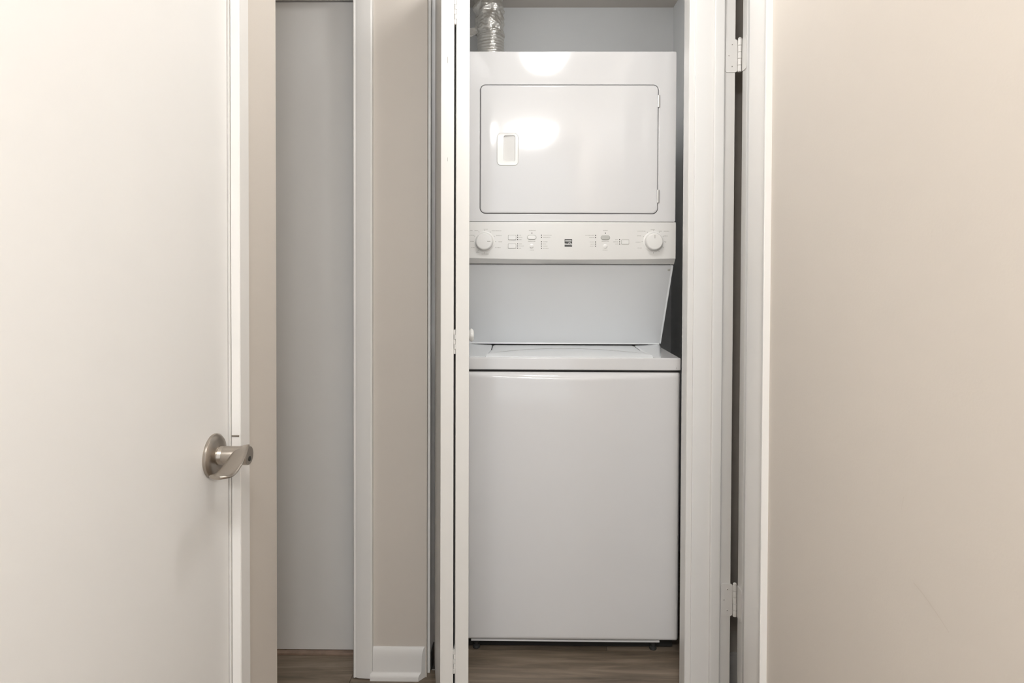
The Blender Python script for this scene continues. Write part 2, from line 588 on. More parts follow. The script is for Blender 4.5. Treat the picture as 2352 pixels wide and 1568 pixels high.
box('threshold', -1.27, -0.486, 1.937, 1.99, 0.0, 0.008, M['rawwood'], d3, bev=0.002)

# ------------------------------------------------------------------ baseboard on the end wall, mitred end
def baseboard():
    prof = [(0, 0), (-0.0205, 0), (-0.0205, 0.010), (-0.0185, 0.0155), (-0.0135, 0.020), (-0.0115, 0.024), (-0.0105, 0.055),
            (-0.0100, 0.070), (-0.0075, 0.082), (-0.0045, 0.089), (-0.002, 0.092), (0, 0.0925)]
    bm = bmesh.new()
    A = [bm.verts.new((-0.4285 if z > 0.022 else -0.4345, FY + dy, z)) for dy, z in prof]
    B = [bm.verts.new((-0.2735 + dy * 0.85, FY + dy, z)) for dy, z in prof]
    n = len(prof)
    bm.faces.new(A)
    bm.faces.new(B[::-1])
    for i in range(n):
        bm.faces.new((A[i], A[(i + 1) % n], B[(i + 1) % n], B[i]))
    return bm_obj('baseboard_back', bm, M['trim'], None, angle=40)


struct(baseboard(), 'short white baseboard with rounded top and mitred end')

# ------------------------------------------------------------------ laundry opening: jambs and head
t1 = struct(empty('trim_1', (EL, 1.9, 0)), 'white jamb of the laundry closet opening')
box('jamb', EL - 0.004, -0.2615, 1.858, 2.06, 0, 2.12, M['trim'], t1, bev=0.002)
box('jamb', ER - 0.0015, ER + 0.0125, FY + 0.004, FB + 0.002, 0, 2.12, M['trim'], t1, bev=0.002)
box('head_jamb', EL, ER, FY + 0.002, FB + 0.002, 2.108, 2.12, M['trim'], t1, bev=0.002)
box('door_track', EL + 0.02, ER - 0.02, 1.882, 1.908, 2.092, 2.108, M['steel'], t1, bev=0.001)
# floor pivot bracket on the left jamb
pb = empty('pivot_bracket', (0, 0, 0))
pb.parent = t1
pb.location = Vector((-0.25, 1.895, 0)) - wpos(t1)
tag(pb, 'dark steel floor pivot bracket')
box('bracket_base', -0.2605, -0.232, 1.872, 1.925, 0.0, 0.0025, M['steel'], pb, bev=0.0006)
box('bracket_upright', -0.2605, -0.2575, 1.872, 1.925, 0.0, 0.055, M['pivot'], pb, bev=0.0006)
lathe('pivot_pin', [(0.004, 0.0025), (0.004, 0.02), (0.0075, 0.021), (0.0075, 0.031), (0.004, 0.032), (0.004, 0.06)], (-0.2415, 1.898, 0), (0, 0, 1), M['pivot'], pb, seg=16)

# ------------------------------------------------------------------ door 4: bifold folded at the left of the opening
d4 = struct(empty('door_4', (-0.2, 1.6, 0)), 'white bifold closet door folded back at left of opening')
AY = 1.52
BL = 0.372
SL = -0.064 / BL     # both panels lean to the left going back


def bifold_panel(name, xa, xb):
    z0, z1 = 0.022, 2.035
    bm = bmesh.new()
    vs = []
    for yy in (AY, AY + BL):
        dx = SL * (yy - AY)
        for xx in (xa + dx, xb + dx):
            for z in (z0, z1):
                vs.append(bm.verts.new((xx, yy, z)))
    for f in ((0, 1, 3, 2), (4, 6, 7, 5), (0, 4, 5, 1), (2, 3, 7, 6), (0, 2, 6, 4), (1, 5, 7, 3)):
        bm.faces.new([vs[i] for i in f])
    bmesh.ops.recalc_face_normals(bm, faces=bm.faces)
    bmesh.ops.bevel(bm, geom=list(bm.edges), offset=0.0018, segments=2, affect='EDGES', profile=0.5)
    return bm_obj(name, bm, M['bifold'], d4)


pl = bifold_panel('panel', -0.1893, -0.1567)
pr = bifold_panel('panel', -0.1522, -0.1190)


def fold_hinge(zc, h=0.0595):
    hg = empty('hinge', (0, 0, 0))
    hg.parent = d4
    hg.location = Vector((-0.1545, AY + 0.006, zc)) - wpos(d4)
    box('leaf', -0.1567, -0.1549, AY + 0.004, AY + 0.03, zc - h / 2, zc + h / 2, M['bifold'], hg)
    box('leaf', -0.1541, -0.1522, AY + 0.004, AY + 0.03, zc - h / 2, zc + h / 2, M['bifold'], hg)
    k = h / 5
    for i in range(5):
        z0 = zc - h / 2 + i * k
        dx = 0.0004 * (1 if i % 2 else -1)
        lathe('knuckle', [(0.0016, z0 + 0.0002), (0.0022, z0 + 0.0008), (0.0022, z0 + k - 0.0008), (0.0016, z0 + k - 0.0002)],
              (-0.1545 + dx, AY + 0.002, 0), (0, 0, 1), M['bifold'], hg, seg=14)
    return hg


for zc in (1.846, 1.043, 0.252):
    fold_hinge(zc)
# small paint chip on the left panel edge
box('paint_chip', -0.1735, -0.1720, AY - 0.0004, AY + 0.001, 1.722, 1.737, M['print'], d4)
box('paint_chip', -0.1732, -0.1722, AY - 0.0004, AY + 0.001, 1.484, 1.493, M['print'], d4)
# knob on the right panel
ky = 1.69
kx = -0.1190 + SL * (ky - AY)
nrm = Vector((1, -SL, 0)).normalized()
kn = lathe('knob', [(0.0105, -0.0005), (0.0125, 0.002), (0.0115, 0.006), (0.0080, 0.009), (0.0078, 0.013), (0.0140, 0.0165), (0.0178, 0.0205),
                    (0.0180, 0.0230), (0.0150, 0.0265), (0.0085, 0.0285), (0, 0.029)], (kx, ky, 1.041), nrm, M['plastic'], d4, seg=36)
tag(kn, 'small round white pull knob')

# ------------------------------------------------------------------ stacked laundry centre
CXm, HW = 0.1640, 0.3495
XL, XR = CXm - HW, CXm + HW
DY = 2.045            # dryer front
WY = 1.960            # washer front
ZT = 1.929
lc = empty('laundry_center', (CXm, 2.30, 0))
tag(lc, 'white stacked laundry center with dryer above top-loading washer in closet', 'washer dryer')

# dryer cabinet with the slanted lower part
prism('dryer_cabinet', [(DY + 0.002, 1.3755), (DY + 0.002, ZT), (2.64, ZT), (2.64, 0.952), (2.252, 0.952), (2.075, 1.236), (2.075, 1.3755)],
      'x', XL, XR, M['enamel'], lc, bev=0.004, seg=3)
# front skin of the dryer around the door
KX0, KX1, KZ0, KZ1 = -0.1265, 0.4560, 1.4010, 1.8215


def dryer_front():
    """front sheet with a rounded hole for the door"""
    bm = bmesh.new()
    y0, y1 = DY - 0.004, DY + 0.003
    hole = rrect(KX0, KX1, KZ0, KZ1, 0.0185, 8)
    outer = rrect(XL, XR, 1.3755, ZT, 0.006, 8)
    cx, cz = (KX0 + KX1) / 2, (KZ0 + KZ1) / 2
    n = len(hole)
    H0 = [bm.verts.new((u, y0, v)) for u, v in hole]
    H1 = [bm.verts.new((u, y1, v)) for u, v in hole]
    O0 = [bm.verts.new((u, y0, v)) for u, v in outer]
    O1 = [bm.verts.new((u, y1, v)) for u, v in outer]
    for i in range(n):
        j = (i + 1) % n
        bm.faces.new((H0[i], H0[j], O0[j], O0[i]))
        bm.faces.new((H0[i], H1[i], H1[j], H0[j]))
        bm.faces.new((O0[i], O0[j], O1[j], O1[i]))
    bmesh.ops.recalc_face_normals(bm, faces=bm.faces)
    ed = [e for e in bm.edges if len(e.link_faces) == 2 and e.calc_face_angle(0) > R(50)]
    bmesh.ops.bevel(bm, geom=ed, offset=0.0022, segments=3, affect='EDGES', profile=0.5)
    return bm_obj('dryer_front', bm, M['enamel'], lc, angle=40)


dryer_front()
prism('door_gap', rrect(KX0 - 0.001, KX1 + 0.001, KZ0 - 0.001, KZ1 + 0.001, 0.019, 8), 'y', DY - 0.0005, DY + 0.0019, M['gasket'], lc)

# dryer door, slightly pillowed so that its face is not a dead flat mirror
G = 0.0019


def dryer_door():
    bm = bmesh.new()
    n = 8
    layers = []
    cx, cz = (KX0 + KX1) / 2, (KZ0 + KZ1) / 2
    for ins, yy in ((0, DY), (0, DY - 0.0035), (0.0008, DY - 0.0055), (0.0025, DY - 0.0068), (0.006, DY - 0.0074)):
        pts = rrect(KX0 + G + ins, KX1 - G - ins, KZ0 + G + ins, KZ1 - G - ins, max(0.017 - ins, 0.008), n)
        layers.append([bm.verts.new((u, yy, v)) for u, v in pts])
    k = len(layers[0])
    for a, b in zip(layers, layers[1:]):
        for i in range(k):
            bm.faces.new((a[i], a[(i + 1) % k], b[(i + 1) % k], b[i]))
    bm.faces.new(layers[-1])
    bm.faces.new(layers[0])
    return bm_obj('dryer_door', bm, M['enamel'], lc, angle=30)


dd = dryer_door()
FD = DY - 0.0074
# handle: plate with rim and scooped pocket
HX0, HX1, HZ0, HZ1 = -0.0700, -0.0005, 1.5575, 1.6630


def handle_plate():
    bm = bmesh.new()
    n = 6
    spec = [(0.0, FD + 0.001, 0.014), (0.0, FD - 0.0010, 0.014), (0.0012, FD - 0.0022, 0.013), (0.0035, FD - 0.0020, 0.011)]
    rings = []
    for ins, yy, r in spec:
        rings.append([bm.verts.new((u, yy, v)) for u, v in rrect(HX0 + ins, HX1 - ins, HZ0 + ins, HZ1 - ins, r, n)])
    # pocket rim, pocket floor: deep at the left and top, shallow to the right
    PX0, PX1, PZ0, PZ1 = -0.0490, -0.0105, 1.5700, 1.6555
    rings.append([bm.verts.new((u, FD - 0.0019, v)) for u, v in rrect(PX0, PX1, PZ0, PZ1, 0.006, n)])
    rings.append([bm.verts.new((u, FD + 0.0002 + 0.0056 * max(0.06, (PX1 - u) / (PX1 - PX0)), v)) for u, v in rrect(PX0 + 0.001, PX1 - 0.002, PZ0 + 0.003, PZ1 - 0.001, 0.006, n)])
    k = len(rings[0])
    for a, b in zip(rings, rings[1:]):
        for i in range(k):
            bm.faces.new((a[i], a[(i + 1) % k], b[(i + 1) % k], b[i]))
    bm.faces.new(rings[-1])
    return bm_obj('handle', bm, M['enamel_panel'], dd, angle=35)


def cut_door():
    """replace the flat door face by a ring that leaves the pocket open"""
    me = dd.data
    bm = bmesh.new()
    bm.from_mesh(me)
    o = wpos(dd)
    bm.faces.ensure_lookup_table()
    f = min((f for f in bm.faces if len(f.verts) > 10), key=lambda f: f.calc_center_median().y)
    outer = list(f.verts)
    bm.faces.remove(f)
    n = 8
    hole = [bm.verts.new(Vector((u, FD, v)) - o) for u, v in rrect(HX0 + 0.004, HX1 - 0.004, HZ0 + 0.004, HZ1 - 0.004, 0.010, n)]
    # match both rings by angle
    c = Vector(((HX0 + HX1) / 2, FD, (HZ0 + HZ1) / 2)) - o
    ed = []
    for L in (outer, hole):
        for i in range(len(L)):
            a, b = L[i], L[(i + 1) % len(L)]
            e = bm.edges.get((a, b)) or bm.edges.new((a, b))
            ed.append(e)
    bmesh.ops.triangle_fill(bm, use_beauty=True, use_dissolve=False, edges=ed)
    # drop triangles that covered the hole
    hs = set(hole)
    for t in [t for t in bm.faces if len(t.verts) == 3 and all(v in hs for v in t.verts)]:
        bm.faces.remove(t)
    bmesh.ops.recalc_face_normals(bm, faces=bm.faces)
    for fc in bm.faces:
        fc.smooth = True
    bm.to_mesh(me)
    bm.free()
    me.set_sharp_from_angle(angle=R(30))


cut_door()
rimb = bmesh.new()
ra = [rimb.verts.new((u, FD - 0.0006, v)) for u, v in rrect(HX0 - 0.0009, HX1 + 0.0009, HZ0 - 0.0009, HZ1 + 0.0009, 0.0148, 6)]
rb = [rimb.verts.new((u, FD - 0.0006, v)) for u, v in rrect(HX0 + 0.0005, HX1 - 0.0005, HZ0 + 0.0005, HZ1 - 0.0005, 0.0135, 6)]
rc = [rimb.verts.new((u, FD + 0.0004, v)) for u, v in rrect(HX0 - 0.0009, HX1 + 0.0009, HZ0 - 0.0009, HZ1 + 0.0009, 0.0148, 6)]
for i in range(len(ra)):
    j = (i + 1) % len(ra)
    rimb.faces.new((ra[i], ra[j], rb[j], rb[i]))
    rimb.faces.new((ra[i], ra[j], rc[j], rc[i]))
bm_obj('handle_rim', rimb, M['greybutton'], dd, weighted=False)

tag(handle_plate(), 'recessed finger-pull of the dryer door')
for za, zb in ((1.7475, 1.7880), (1.4370, 1.4805)):
    box('hinge', KX1 - 0.0035, KX1 + 0.0038, DY - 0.0085, DY - 0.002, za, zb, M['steel'], dd, bev=0.0015, seg=2)

# ---- control panel
SPX = 2.037 / 1430


def px(x, y):
    """photo position on the panel -> x, z"""
    return CXm - 0.0005 + (x - 1305) * SPX, 1.3735 - (y - 511) * SPX


PYF = 2.037


def control_panel():
    bm = bmesh.new()
    N = 40
    rows = []
    for i in range(N + 1):
        u = -1 + 2 * i / N
        x = CXm + u * HW
        arch = 0.0045 * (1 - u * u)
        prof = [(2.076, 1.3742), (PYF + 0.003, 1.3742), (PYF + 0.0010, 1.3736), (PYF, 1.3720), (PYF - 0.0005, 1.33), (PYF - 0.0005, 1.29),
                (PYF, 1.2585 - arch), (PYF + 0.001, 1.2558 - arch), (PYF + 0.003, 1.2545 - arch), (2.058, 1.2375), (2.076, 1.2365)]
        rows.append([bm.verts.new((x, yy, zz)) for yy, zz in prof])
    for a, b in zip(rows, rows[1:]):
        for k in range(len(a) - 1):
            bm.faces.new((a[k], a[k + 1], b[k + 1], b[k]))
    bm.faces.new(rows[0])
    bm.faces.new(rows[-1])
    return bm_obj('control_panel', bm, M['enamel_panel'], lc, angle=32)


cp = control_panel()
PF = PYF - 0.0005


def knob(x, y, ang):
    kx, kz = px(x, y)
    lathe('knob_skirt', [(0.0335, -0.001), (0.0335, 0.0012), (0.0305, 0.0022), (0.0285, 0.0016), (0.0285, 0.001)], (kx, PF, kz), (0, -1, 0), M['plastic'], cp, seg=48)
    k = lathe('knob', [(0.0290, 0.0), (0.0285, 0.004), (0.0272, 0.017), (0.0262, 0.0195), (0.0238, 0.0212), (0.012, 0.0219), (0, 0.022)], (kx, PF, kz), (0, -1, 0), M['plastic'], cp, seg=56)
    tag(k, 'round white program dial')
    a = R(ang)
    c, s = math.cos(a), math.sin(a)
    bm = bmesh.new()
    vs = []
    for r, t in ((0.010, -0.0008), (0.0205, -0.0008), (0.0205, 0.0008), (0.010, 0.0008)):
        X_, Z_ = kx + r * c - t * s, kz + r * s + t * c
        vs.append((X_, Z_))
    A = [bm.verts.new((u, PF - 0.0222, v)) for u, v in vs]
    B = [bm.verts.new((u, PF - 0.0205, v)) for u, v in vs]
    bm.faces.new(A)
    for i in range(4):
        bm.faces.new((A[i], A[(i + 1) % 4], B[(i + 1) % 4], B[i]))
    bm_obj('pointer', bm, M['print'], cp)


knob(1112.8, 556.0, 0)
knob(1499.8, 555.0, 90)


def rect_button(x0, y0, x1, y1):
    a, z1 = px(x0, y0)
    b, z0 = px(x1, y1)
    prism('button_surround', rrect(a - 0.0008, b + 0.0008, z0 - 0.0008, z1 + 0.0008, 0.002, 3), 'y', PF - 0.0004, PF + 0.001, M['print'], cp)
    prism('button', rrect(a, b, z0, z1, 0.002, 3), 'y', PF - 0.0028, PF + 0.001, M['plastic'], cp, bev=0.0008)


for q in ((1167.4, 541.5, 1184.8, 551.6), (1167.4, 561.0, 1184.8, 571.0), (1427.2, 550.8, 1443.5, 560.8)):
    rect_button(*q)


def oval_button(x, y, material):
    a, z = px(x, y)
    prism('button_surround', rrect(a - 0.0155, a + 0.0155, z - 0.0078, z + 0.0078, 0.0077, 8), 'y', PF - 0.0006, PF + 0.001, M['greybutton'], cp)
    prism('button', rrect(a - 0.0135, a + 0.0135, z - 0.0060, z + 0.0060, 0.0059, 8), 'y', PF - 0.0030, PF + 0.001, material, cp, bev=0.001)


oval_button(1221.2, 546.2, M['plastic'])
oval_button(1389.8, 546.2, M['greybutton'])
for x, y in ((1221.2, 566.0), (1389.6, 566.0)):
    a, z = px(x, y)
    lathe('button', [(0.0078, -0.001), (0.0078, 0.0006), (0.0066, 0.0008), (0.0064, 0.0022), (0.0050, 0.003), (0, 0.0031)], (a, PF, z), (0, -1, 0), M['plastic'], cp, seg=28)

DOTS = [(1188.8, v) for v in (541.2, 546, 551, 561, 565.8, 570.8)] + [(1221.5, 536.2)] + \
       [(1243.6, v) for v in (541, 546, 556, 561, 566, 571)] + [(1367.3, v) for v in (541, 546, 556, 561, 565.7)] + \
       [(1390, 535.8)] + [(1422.3, v) for v in (550.6, 555.6, 560.6)]
dot0 = None
for x, y in DOTS:
    a, z = px(x, y)
    if dot0 is None:
        dot0 = lathe('indicator_light', [(0.0017, -0.0005), (0.0017, 0.0004), (0.0012, 0.0007), (0, 0.0008)], (a, PF, z), (0, -1, 0), M['led'], cp, seg=12)
        dot_xz = (a, z)
    else:
        copy_part(dot0, cp, a - dot_xz[0], 0, z - dot_xz[1])

# printed markings: too small to read in the photograph, so strokes of the same length and weight
pm = bmesh.new()


def stroke(x0, x1, y, h=1.3):
    a, z = px(x0, y)
    b, _ = px(x1, y)
    hh = h * SPX / 2
    add_box(pm, a, b, PF - 0.0003, PF + 0.0005, z - hh, z + hh)


def words(x0, length, y):
    """a line of print broken into letter-sized strokes"""
    x = x0
    rnd = random.Random(int(x0 * 13 + y * 7))
    while x < x0 + length - 0.4:
        wl = rnd.uniform(0.7, 1.3)
        stroke(x, min(x + wl, x0 + length), y + rnd.uniform(-0.12, 0.12), rnd.uniform(0.9, 1.6))
        x += wl + rnd.choice((0.35, 0.35, 0.45))


for y, l in ((541.2, 4.5), (546, 7), (551, 6), (561, 5.5), (565.8, 10), (570.8, 4.5)):
    words(1193, l, y)
words(1214.5, 16, 530)
words(1213, 17, 555.2)
words(1217, 10, 575.2)
for y, l in ((541, 20), (546, 16.5), (556, 10), (561, 7.5), (566, 10), (571, 12)):
    words(1247.5, l, y)
for y, l in ((541, 20), (546, 11), (556, 9.5), (561, 8), (565.7, 9)):
    words(1364 - l, l, y)
words(1384.5, 11, 529.6)
words(1381.5, 17, 554.6)
words(1384, 11, 574.6)
for y, l in ((550.6, 6), (555.6, 11), (560.6, 6)):
    words(1418.5 - l, l, y)
# dial legends, left
for x0, l, y in ((1079, 7, 530.8), (1090, 9, 530.8), (1111, 10, 527.6), (1129.5, 22, 531), (1078, 12, 541.5), (1140, 12, 542),
                 (1080, 6.5, 555.7), (1145, 8, 556.2), (1082, 8, 569.7), (1137, 13, 569.7), (1094, 7, 580.5), (1105.5, 17, 584.6)):
    words(x0, l, y)
# dial legends, right
for x0, l, y in ((1463, 12, 531), (1476, 6, 531.2), (1493.5, 10, 527.6), (1512, 6.5, 531), (1523.5, 12, 531), (1462, 10, 541.7), (1523, 9, 541.8),
                 (1459, 12, 556), (1526, 3, 555.6), (1463, 10.5, 569.6)):
    words(x0, l, y)
# dial ticks
for cx_, cy_, angs in ((1112.8, 556, (90, 58, 28, 0, 180, 152, 120, 270, 235)), (1499.8, 555, (90, 123, 152, 180, 58, 28, 0, 330, 300, 270))):
    for a in angs:
        a = R(a)
        c, s = math.cos(a), math.sin(a)
        kx_, kz_ = px(cx_, cy_)
        vs = []
        for r, t in ((0.0345, -0.0006), (0.0385, -0.0006), (0.0385, 0.0006), (0.0345, 0.0006)):
            vs.append((kx_ + r * c - t * s, kz_ + r * s + t * c))
        A = [pm.verts.new((u, PF - 0.0003, v)) for u, v in vs]
        B = [pm.verts.new((u, PF + 0.0005, v)) for u, v in vs]
        pm.faces.new(A)
        for i in range(4):
            pm.faces.new((A[i], A[(i + 1) % 4], B[(i + 1) % 4], B[i]))
po = bm_obj('printed_markings', pm, M['ink'], cp, smooth=False)
po['kind'] = 'stuff'
po['label'] = 'small grey printed legends on the control panel'


# emblem: dark square, light bar, light swooshes
def emblem():
    bm = bmesh.new()
    x0, z1 = px(1296.6, 550.0)
    x1, z0 = px(1313.8, 567.2)
    W_, H_ = x1 - x0, z1 - z0

    def poly(pts, y, mi, depth=0.0006):
        A = [bm.verts.new((x0 + u * W_, y, z1 - v * H_)) for u, v in pts]
        B = [bm.verts.new((x0 + u * W_, y + depth, z1 - v * H_)) for u, v in pts]
        f = bm.faces.new(A)
        f.material_index = mi
        n = len(pts)
        for i in range(n):
            g = bm.faces.new((A[i], A[(i + 1) % n], B[(i + 1) % n], B[i]))
            g.material_index = mi
    poly([(0, 0), (1, 0), (1, 1), (0, 1)], PF - 0.0006, 0)
    poly([(0.07, 0.15), (0.93, 0.15), (0.93, 0.29), (0.07, 0.29)], PF - 0.0010, 1)
    # upper crest: thin at left, thick in the middle, running off at right
    up_, lo_ = [], []
    for i in range(13):
        t = i / 12
        u = 0.44 + 0.58 * t
        v = 0.515 - 0.10 * math.sin(math.pi * min(1, t * 0.85)) + 0.22 * max(0, t - 0.45) / 0.55
        th = 0.045 + 0.075 * math.sin(math.pi * (0.1 + 0.85 * t))
        up_.append((u, v))
        lo_.append((u, v + th))
    poly(up_ + lo_[::-1], PF - 0.0010, 1)
    up_, lo_ = [], []
    for i in range(13):
        t = i / 12
        u = -0.02 + 1.04 * t
        v = 0.535 + 0.025 * math.cos(math.pi * t) + 0.25 * (t ** 1.4)
        th = 0.13 * (1 - t) ** 0.8 + 0.05
        up_.append((u, v))
        lo_.append((u, v + th))
    poly(up_ + lo_[::-1], PF - 0.0009, 1)
    return bm_obj('emblem', bm, [M['emblem'], M['emblem_w']], cp, smooth=False)


tag(emblem(), 'small square black and silver brand emblem')

# ---- slanted panel under the control panel
rp_n = Vector((0, -(1.234 - 0.951), -(2.24 - 2.065))).normalized()


def recess_panel():
    bm = bmesh.new()
    top = (2.0645, 1.2352)
    bot = (2.2360, 0.9550)
    ins = 0.006
    def row(yz, off):
        return Vector((0, yz[0], yz[1])) + rp_n * off
    xs = (XL + 0.001, XL + ins, XR - ins, XR - 0.001)
    offs = (0.0035, 0.0, 0.0, 0.0035)
    A, B = [], []
    for x, o in zip(xs, offs):
        a, b = row(top, o), row(bot, o)
        A.append(bm.verts.new((x, a.y, a.z)))
        B.append(bm.verts.new((x, b.y, b.z)))
    for i in range(3):
        bm.faces.new((A[i], A[i + 1], B[i + 1], B[i]))
    # rolled bottom flange
    C = []
    for x in (xs[1], xs[2]):
        C.append(bm.verts.new((x, bot[0] - 0.002, bot[1] - 0.004)))
    bm.faces.new((B[1], B[2], C[1], C[0]))
    # return to the back along both sides and below
    D = [bm.verts.new(v.co - Vector(rp_n) * 0.02) for v in (A[0], B[0], A[3], B[3])]
    bm.faces.new((A[0], B[0], D[1], D[0]))
    bm.faces.new((A[3], B[3], D[3], D[2]))
    return bm_obj('lower_panel', bm, M['recess'], lc, angle=25)


lp = recess_panel()
prism('seam', [(2.0600, 1.2352), (2.0665, 1.2352), (2.0665, 1.2368), (2.0600, 1.2368)], 'x', XL + 0.012, XR - 0.012, M['gasket'], lc)
lathe('screw', [(0.0042, 0), (0.0040, 0.0014), (0.002, 0.0022), (0, 0.0023)], Vector((XR - 0.0125, 2.0745, 1.2190)), rp_n, M['greybutton'], lp, seg=18)

# ---- washer
prism('washer_cabinet', rrect(XL, XR, WY + 0.012, 2.64, 0.012, 5), 'z', 0.038, 0.900, M['enamel'], lc, bev=0.002)


def front_panel():
    """bowed front: flat at both sides, rolled edge at the top that deepens to the middle"""
    z0, z1 = 0.0425, 0.8965
    def fn(u, v):
        s = 2 * u - 1
        x = CXm + s * (HW - 0.0005)
        z = z0 + (z1 - z0) * v
        bow = 1 - s * s
        side = max(0.0, 1 - ((1 - abs(s)) * HW / 0.009))          # rounding at the sides
        hb = 0.014 + 0.012 * bow
        t = max(0.0, 1 - (z1 - z) / hb)
        ht = 0.008 + 0.010 * bow
        b = max(0.0, 1 - (z - z0) / ht)
        d = 0.0065 + 0.0110 * bow
        yy = WY + 0.008 - d * (1 - t ** 2.0) * (1 - b ** 2.2) - 0.002
        yy += 0.009 * side ** 2
        return (x, yy, z)
    # finer rows at both ends
    vs = [0, .002, .004, .007, .010, .013, .017, .022, .03, .06, .15, .3, .5, .7, .85, .94, .96, .966, .971, .975, .979, .983, .987, .990, .993, .996, .998, 1]
    us = [0, .002, .005, .009, .014] + [0.02 + 0.96 * i / 46 for i in range(47)] + [.986, .991, .995, .998, 1]
    bm = bmesh.new()
    g = [[bm.verts.new(fn(u, v)) for v in vs] for u in us]
    for i in range(len(us) - 1):
        for j in range(len(vs) - 1):
            bm.faces.new((g[i][j], g[i + 1][j], g[i + 1][j + 1], g[i][j + 1]))
    nu, nv = len(us) - 1, len(vs) - 1
    rim = [g[i][0] for i in range(nu + 1)] + [g[nu][j] for j in range(1, nv + 1)] + [g[i][nv] for i in range(nu - 1, -1, -1)] + [g[0][j] for j in range(nv - 1, 0, -1)]
    back = [bm.verts.new((v.co.x, WY + 0.016, v.co.z)) for v in rim]
    n = len(rim)
    for i in range(n):
        bm.faces.new((rim[i], rim[(i + 1) % n], back[(i + 1) % n], back[i]))
    return bm_obj('front_panel', bm, M['enamel'], lc, angle=40, weighted=False)


front_panel()
box('bottom_flange', XL + 0.04, XR - 0.06, WY + 0.003, WY + 0.03, 0.0360, 0.0420, M['enamel'], lc, bev=0.001)
box('seam', XL + 0.002, XR - 0.002, WY + 0.004, WY + 0.06, 0.8960, 0.9035, M['dark'], lc)
# top deck (sheet metal)
ZD = 0.9415
deck = box('washer_deck', XL, XR, WY - 0.001, 2.64, 0.9025, ZD, M['enamel'], lc, bev=0.0035, seg=3)
box('deck_mark', XR - 0.0150, XR - 0.0140, WY - 0.0015, WY, 0.9080, 0.9125, M['print'], deck)
# plastic top: shoulders left and right of the lid, lid between
LID0, LID1 = -0.0880, 0.4150


def shoulder(right):
    def fn(u, v):
        yy = 1.976 + (2.240 - 1.976) * v
        q = 1 - v                                             # outer edge rounds inwards towards the front
        if right:
            a = LID1 + 0.0030 + 0.026 * max(0, q - 0.45)
            b = XR - 0.002 - 0.058 * q ** 1.1
        else:
            a = LID0 - 0.0030 - 0.022 * max(0, q - 0.45)
            b = XL + 0.003
        x = a + (b - a) * u
        h = 0.0008 + 0.0040 * min(1, v * 1.6) ** 0.8 + 0.0052 * u ** 1.5 * v ** 1.2
        edge = min(u, 1 - u) * abs(b - a)
        h *= min(1, 0.4 + edge / 0.008)
        return (x, yy, ZD + h)
    return surface('washer_shoulder', 22, 20, fn, M['recess'], lc, thick=(0, 0, -0.02))


shoulder(True)
shoulder(False)


def lid():
    def fn(u, v):
        s = 2 * u - 1
        Y0 = 1.9690
        yy = Y0 + (2.239 - Y0) * v
        q = 1 - v
        xx = LID0 + (LID1 - LID0) * u + s * 0.024 * max(0, q - 0.45)
        yc = 2.010 + 0.130 * (1 - abs(s) ** 2.2)               # crease of the curved front
        if yy > yc:
            h = 0.0042 - 0.0012 * math.exp(-(yy - yc) / 0.006)
        else:
            t = (yc - yy) / (yc - Y0)
            h = 0.0052 + 0.0040 * math.sin(math.pi * min(1, t * 0.9)) - 0.0045 * t ** 4
        h -= 0.0014 * max(0, 1 - min(u, 1 - u) * 0.5 / 0.004)
        return (xx, yy, ZD + h)
    return surface('washer_lid', 60, 90, fn, M['recess'], lc, thick=(0, 0, -0.02), angle=18)


tag(lid(), 'curved top-loading lid')


def crease():
    """the fine seam line along the curved front of the lid"""
    bm = bmesh.new()
    A, B = [], []
    for i in range(61):
        u = 0.02 + 0.96 * i / 60
        s = 2 * u - 1
        yc = 2.010 + 0.130 * (1 - abs(s) ** 2.2)
        x = LID0 + (LID1 - LID0) * u + s * 0.024 * max(0, (2.239 - yc) / 0.27 - 0.45)
        A.append((bm.verts.new((x, yc - 0.0012, ZD + 0.0056)), bm.verts.new((x, yc - 0.0012, ZD + 0.0030))))
        B.append((bm.verts.new((x, yc + 0.0026, ZD + 0.0056)), bm.verts.new((x, yc + 0.0026, ZD + 0.0030))))
    for i in range(60):
        bm.faces.new((A[i][0], A[i + 1][0], B[i + 1][0], B[i][0]))
        bm.faces.new((A[i][0], A[i + 1][0], A[i + 1][1], A[i][1]))
        bm.faces.new((B[i][0], B[i + 1][0], B[i + 1][1], B[i][1]))
    return bm_obj('lid_crease_shade', bm, M['print'], lc, weighted=False)


crease()
for sg, xg in ((-1, LID0), (1, LID1)):
    prism('lid_gap', [(xg + sg * 0.0034, 2.246), (xg - sg * 0.0004, 2.246), (xg - sg * 0.0002, 2.13), (xg + sg * 0.0030, 2.13)], 'z', ZD - 0.001, ZD + 0.0022, M['dark'], lc)
    prism('lid_gap', [(xg + sg * 0.0085, 2.246), (xg - sg * 0.0055, 2.246), (xg - sg * 0.0002, 2.233), (xg + sg * 0.0030, 2.233)], 'z', ZD - 0.001, ZD + 0.0046, M['dark'], lc)
box('lid_gap', XL + 0.02, XR - 0.045, 2.2385, 2.262, 0.9425, 0.9520, M['dark'], lc)
# levelling feet
foot0 = None
for fx, fy in ((XL + 0.055, WY + 0.030), (XR - 0.075, WY + 0.030), (XL + 0.055, 2.58), (XR - 0.055, 2.58)):
    f = lathe('levelling_foot', [(0.011, 0.0), (0.012, 0.003), (0.010, 0.010), (0.0065, 0.011), (0.0065, 0.018), (0.010, 0.018), (0.010, 0.024), (0.0065, 0.024), (0.0065, 0.04)],
              (fx, fy, 0), (0, 0, 1), M['rubber'], lc, seg=20)
box('toe_shade', XL + 0.012, XR - 0.012, WY + 0.034, 2.62, 0.005, 0.038, M['dark'], lc)  # black block standing in for the shade under the washer

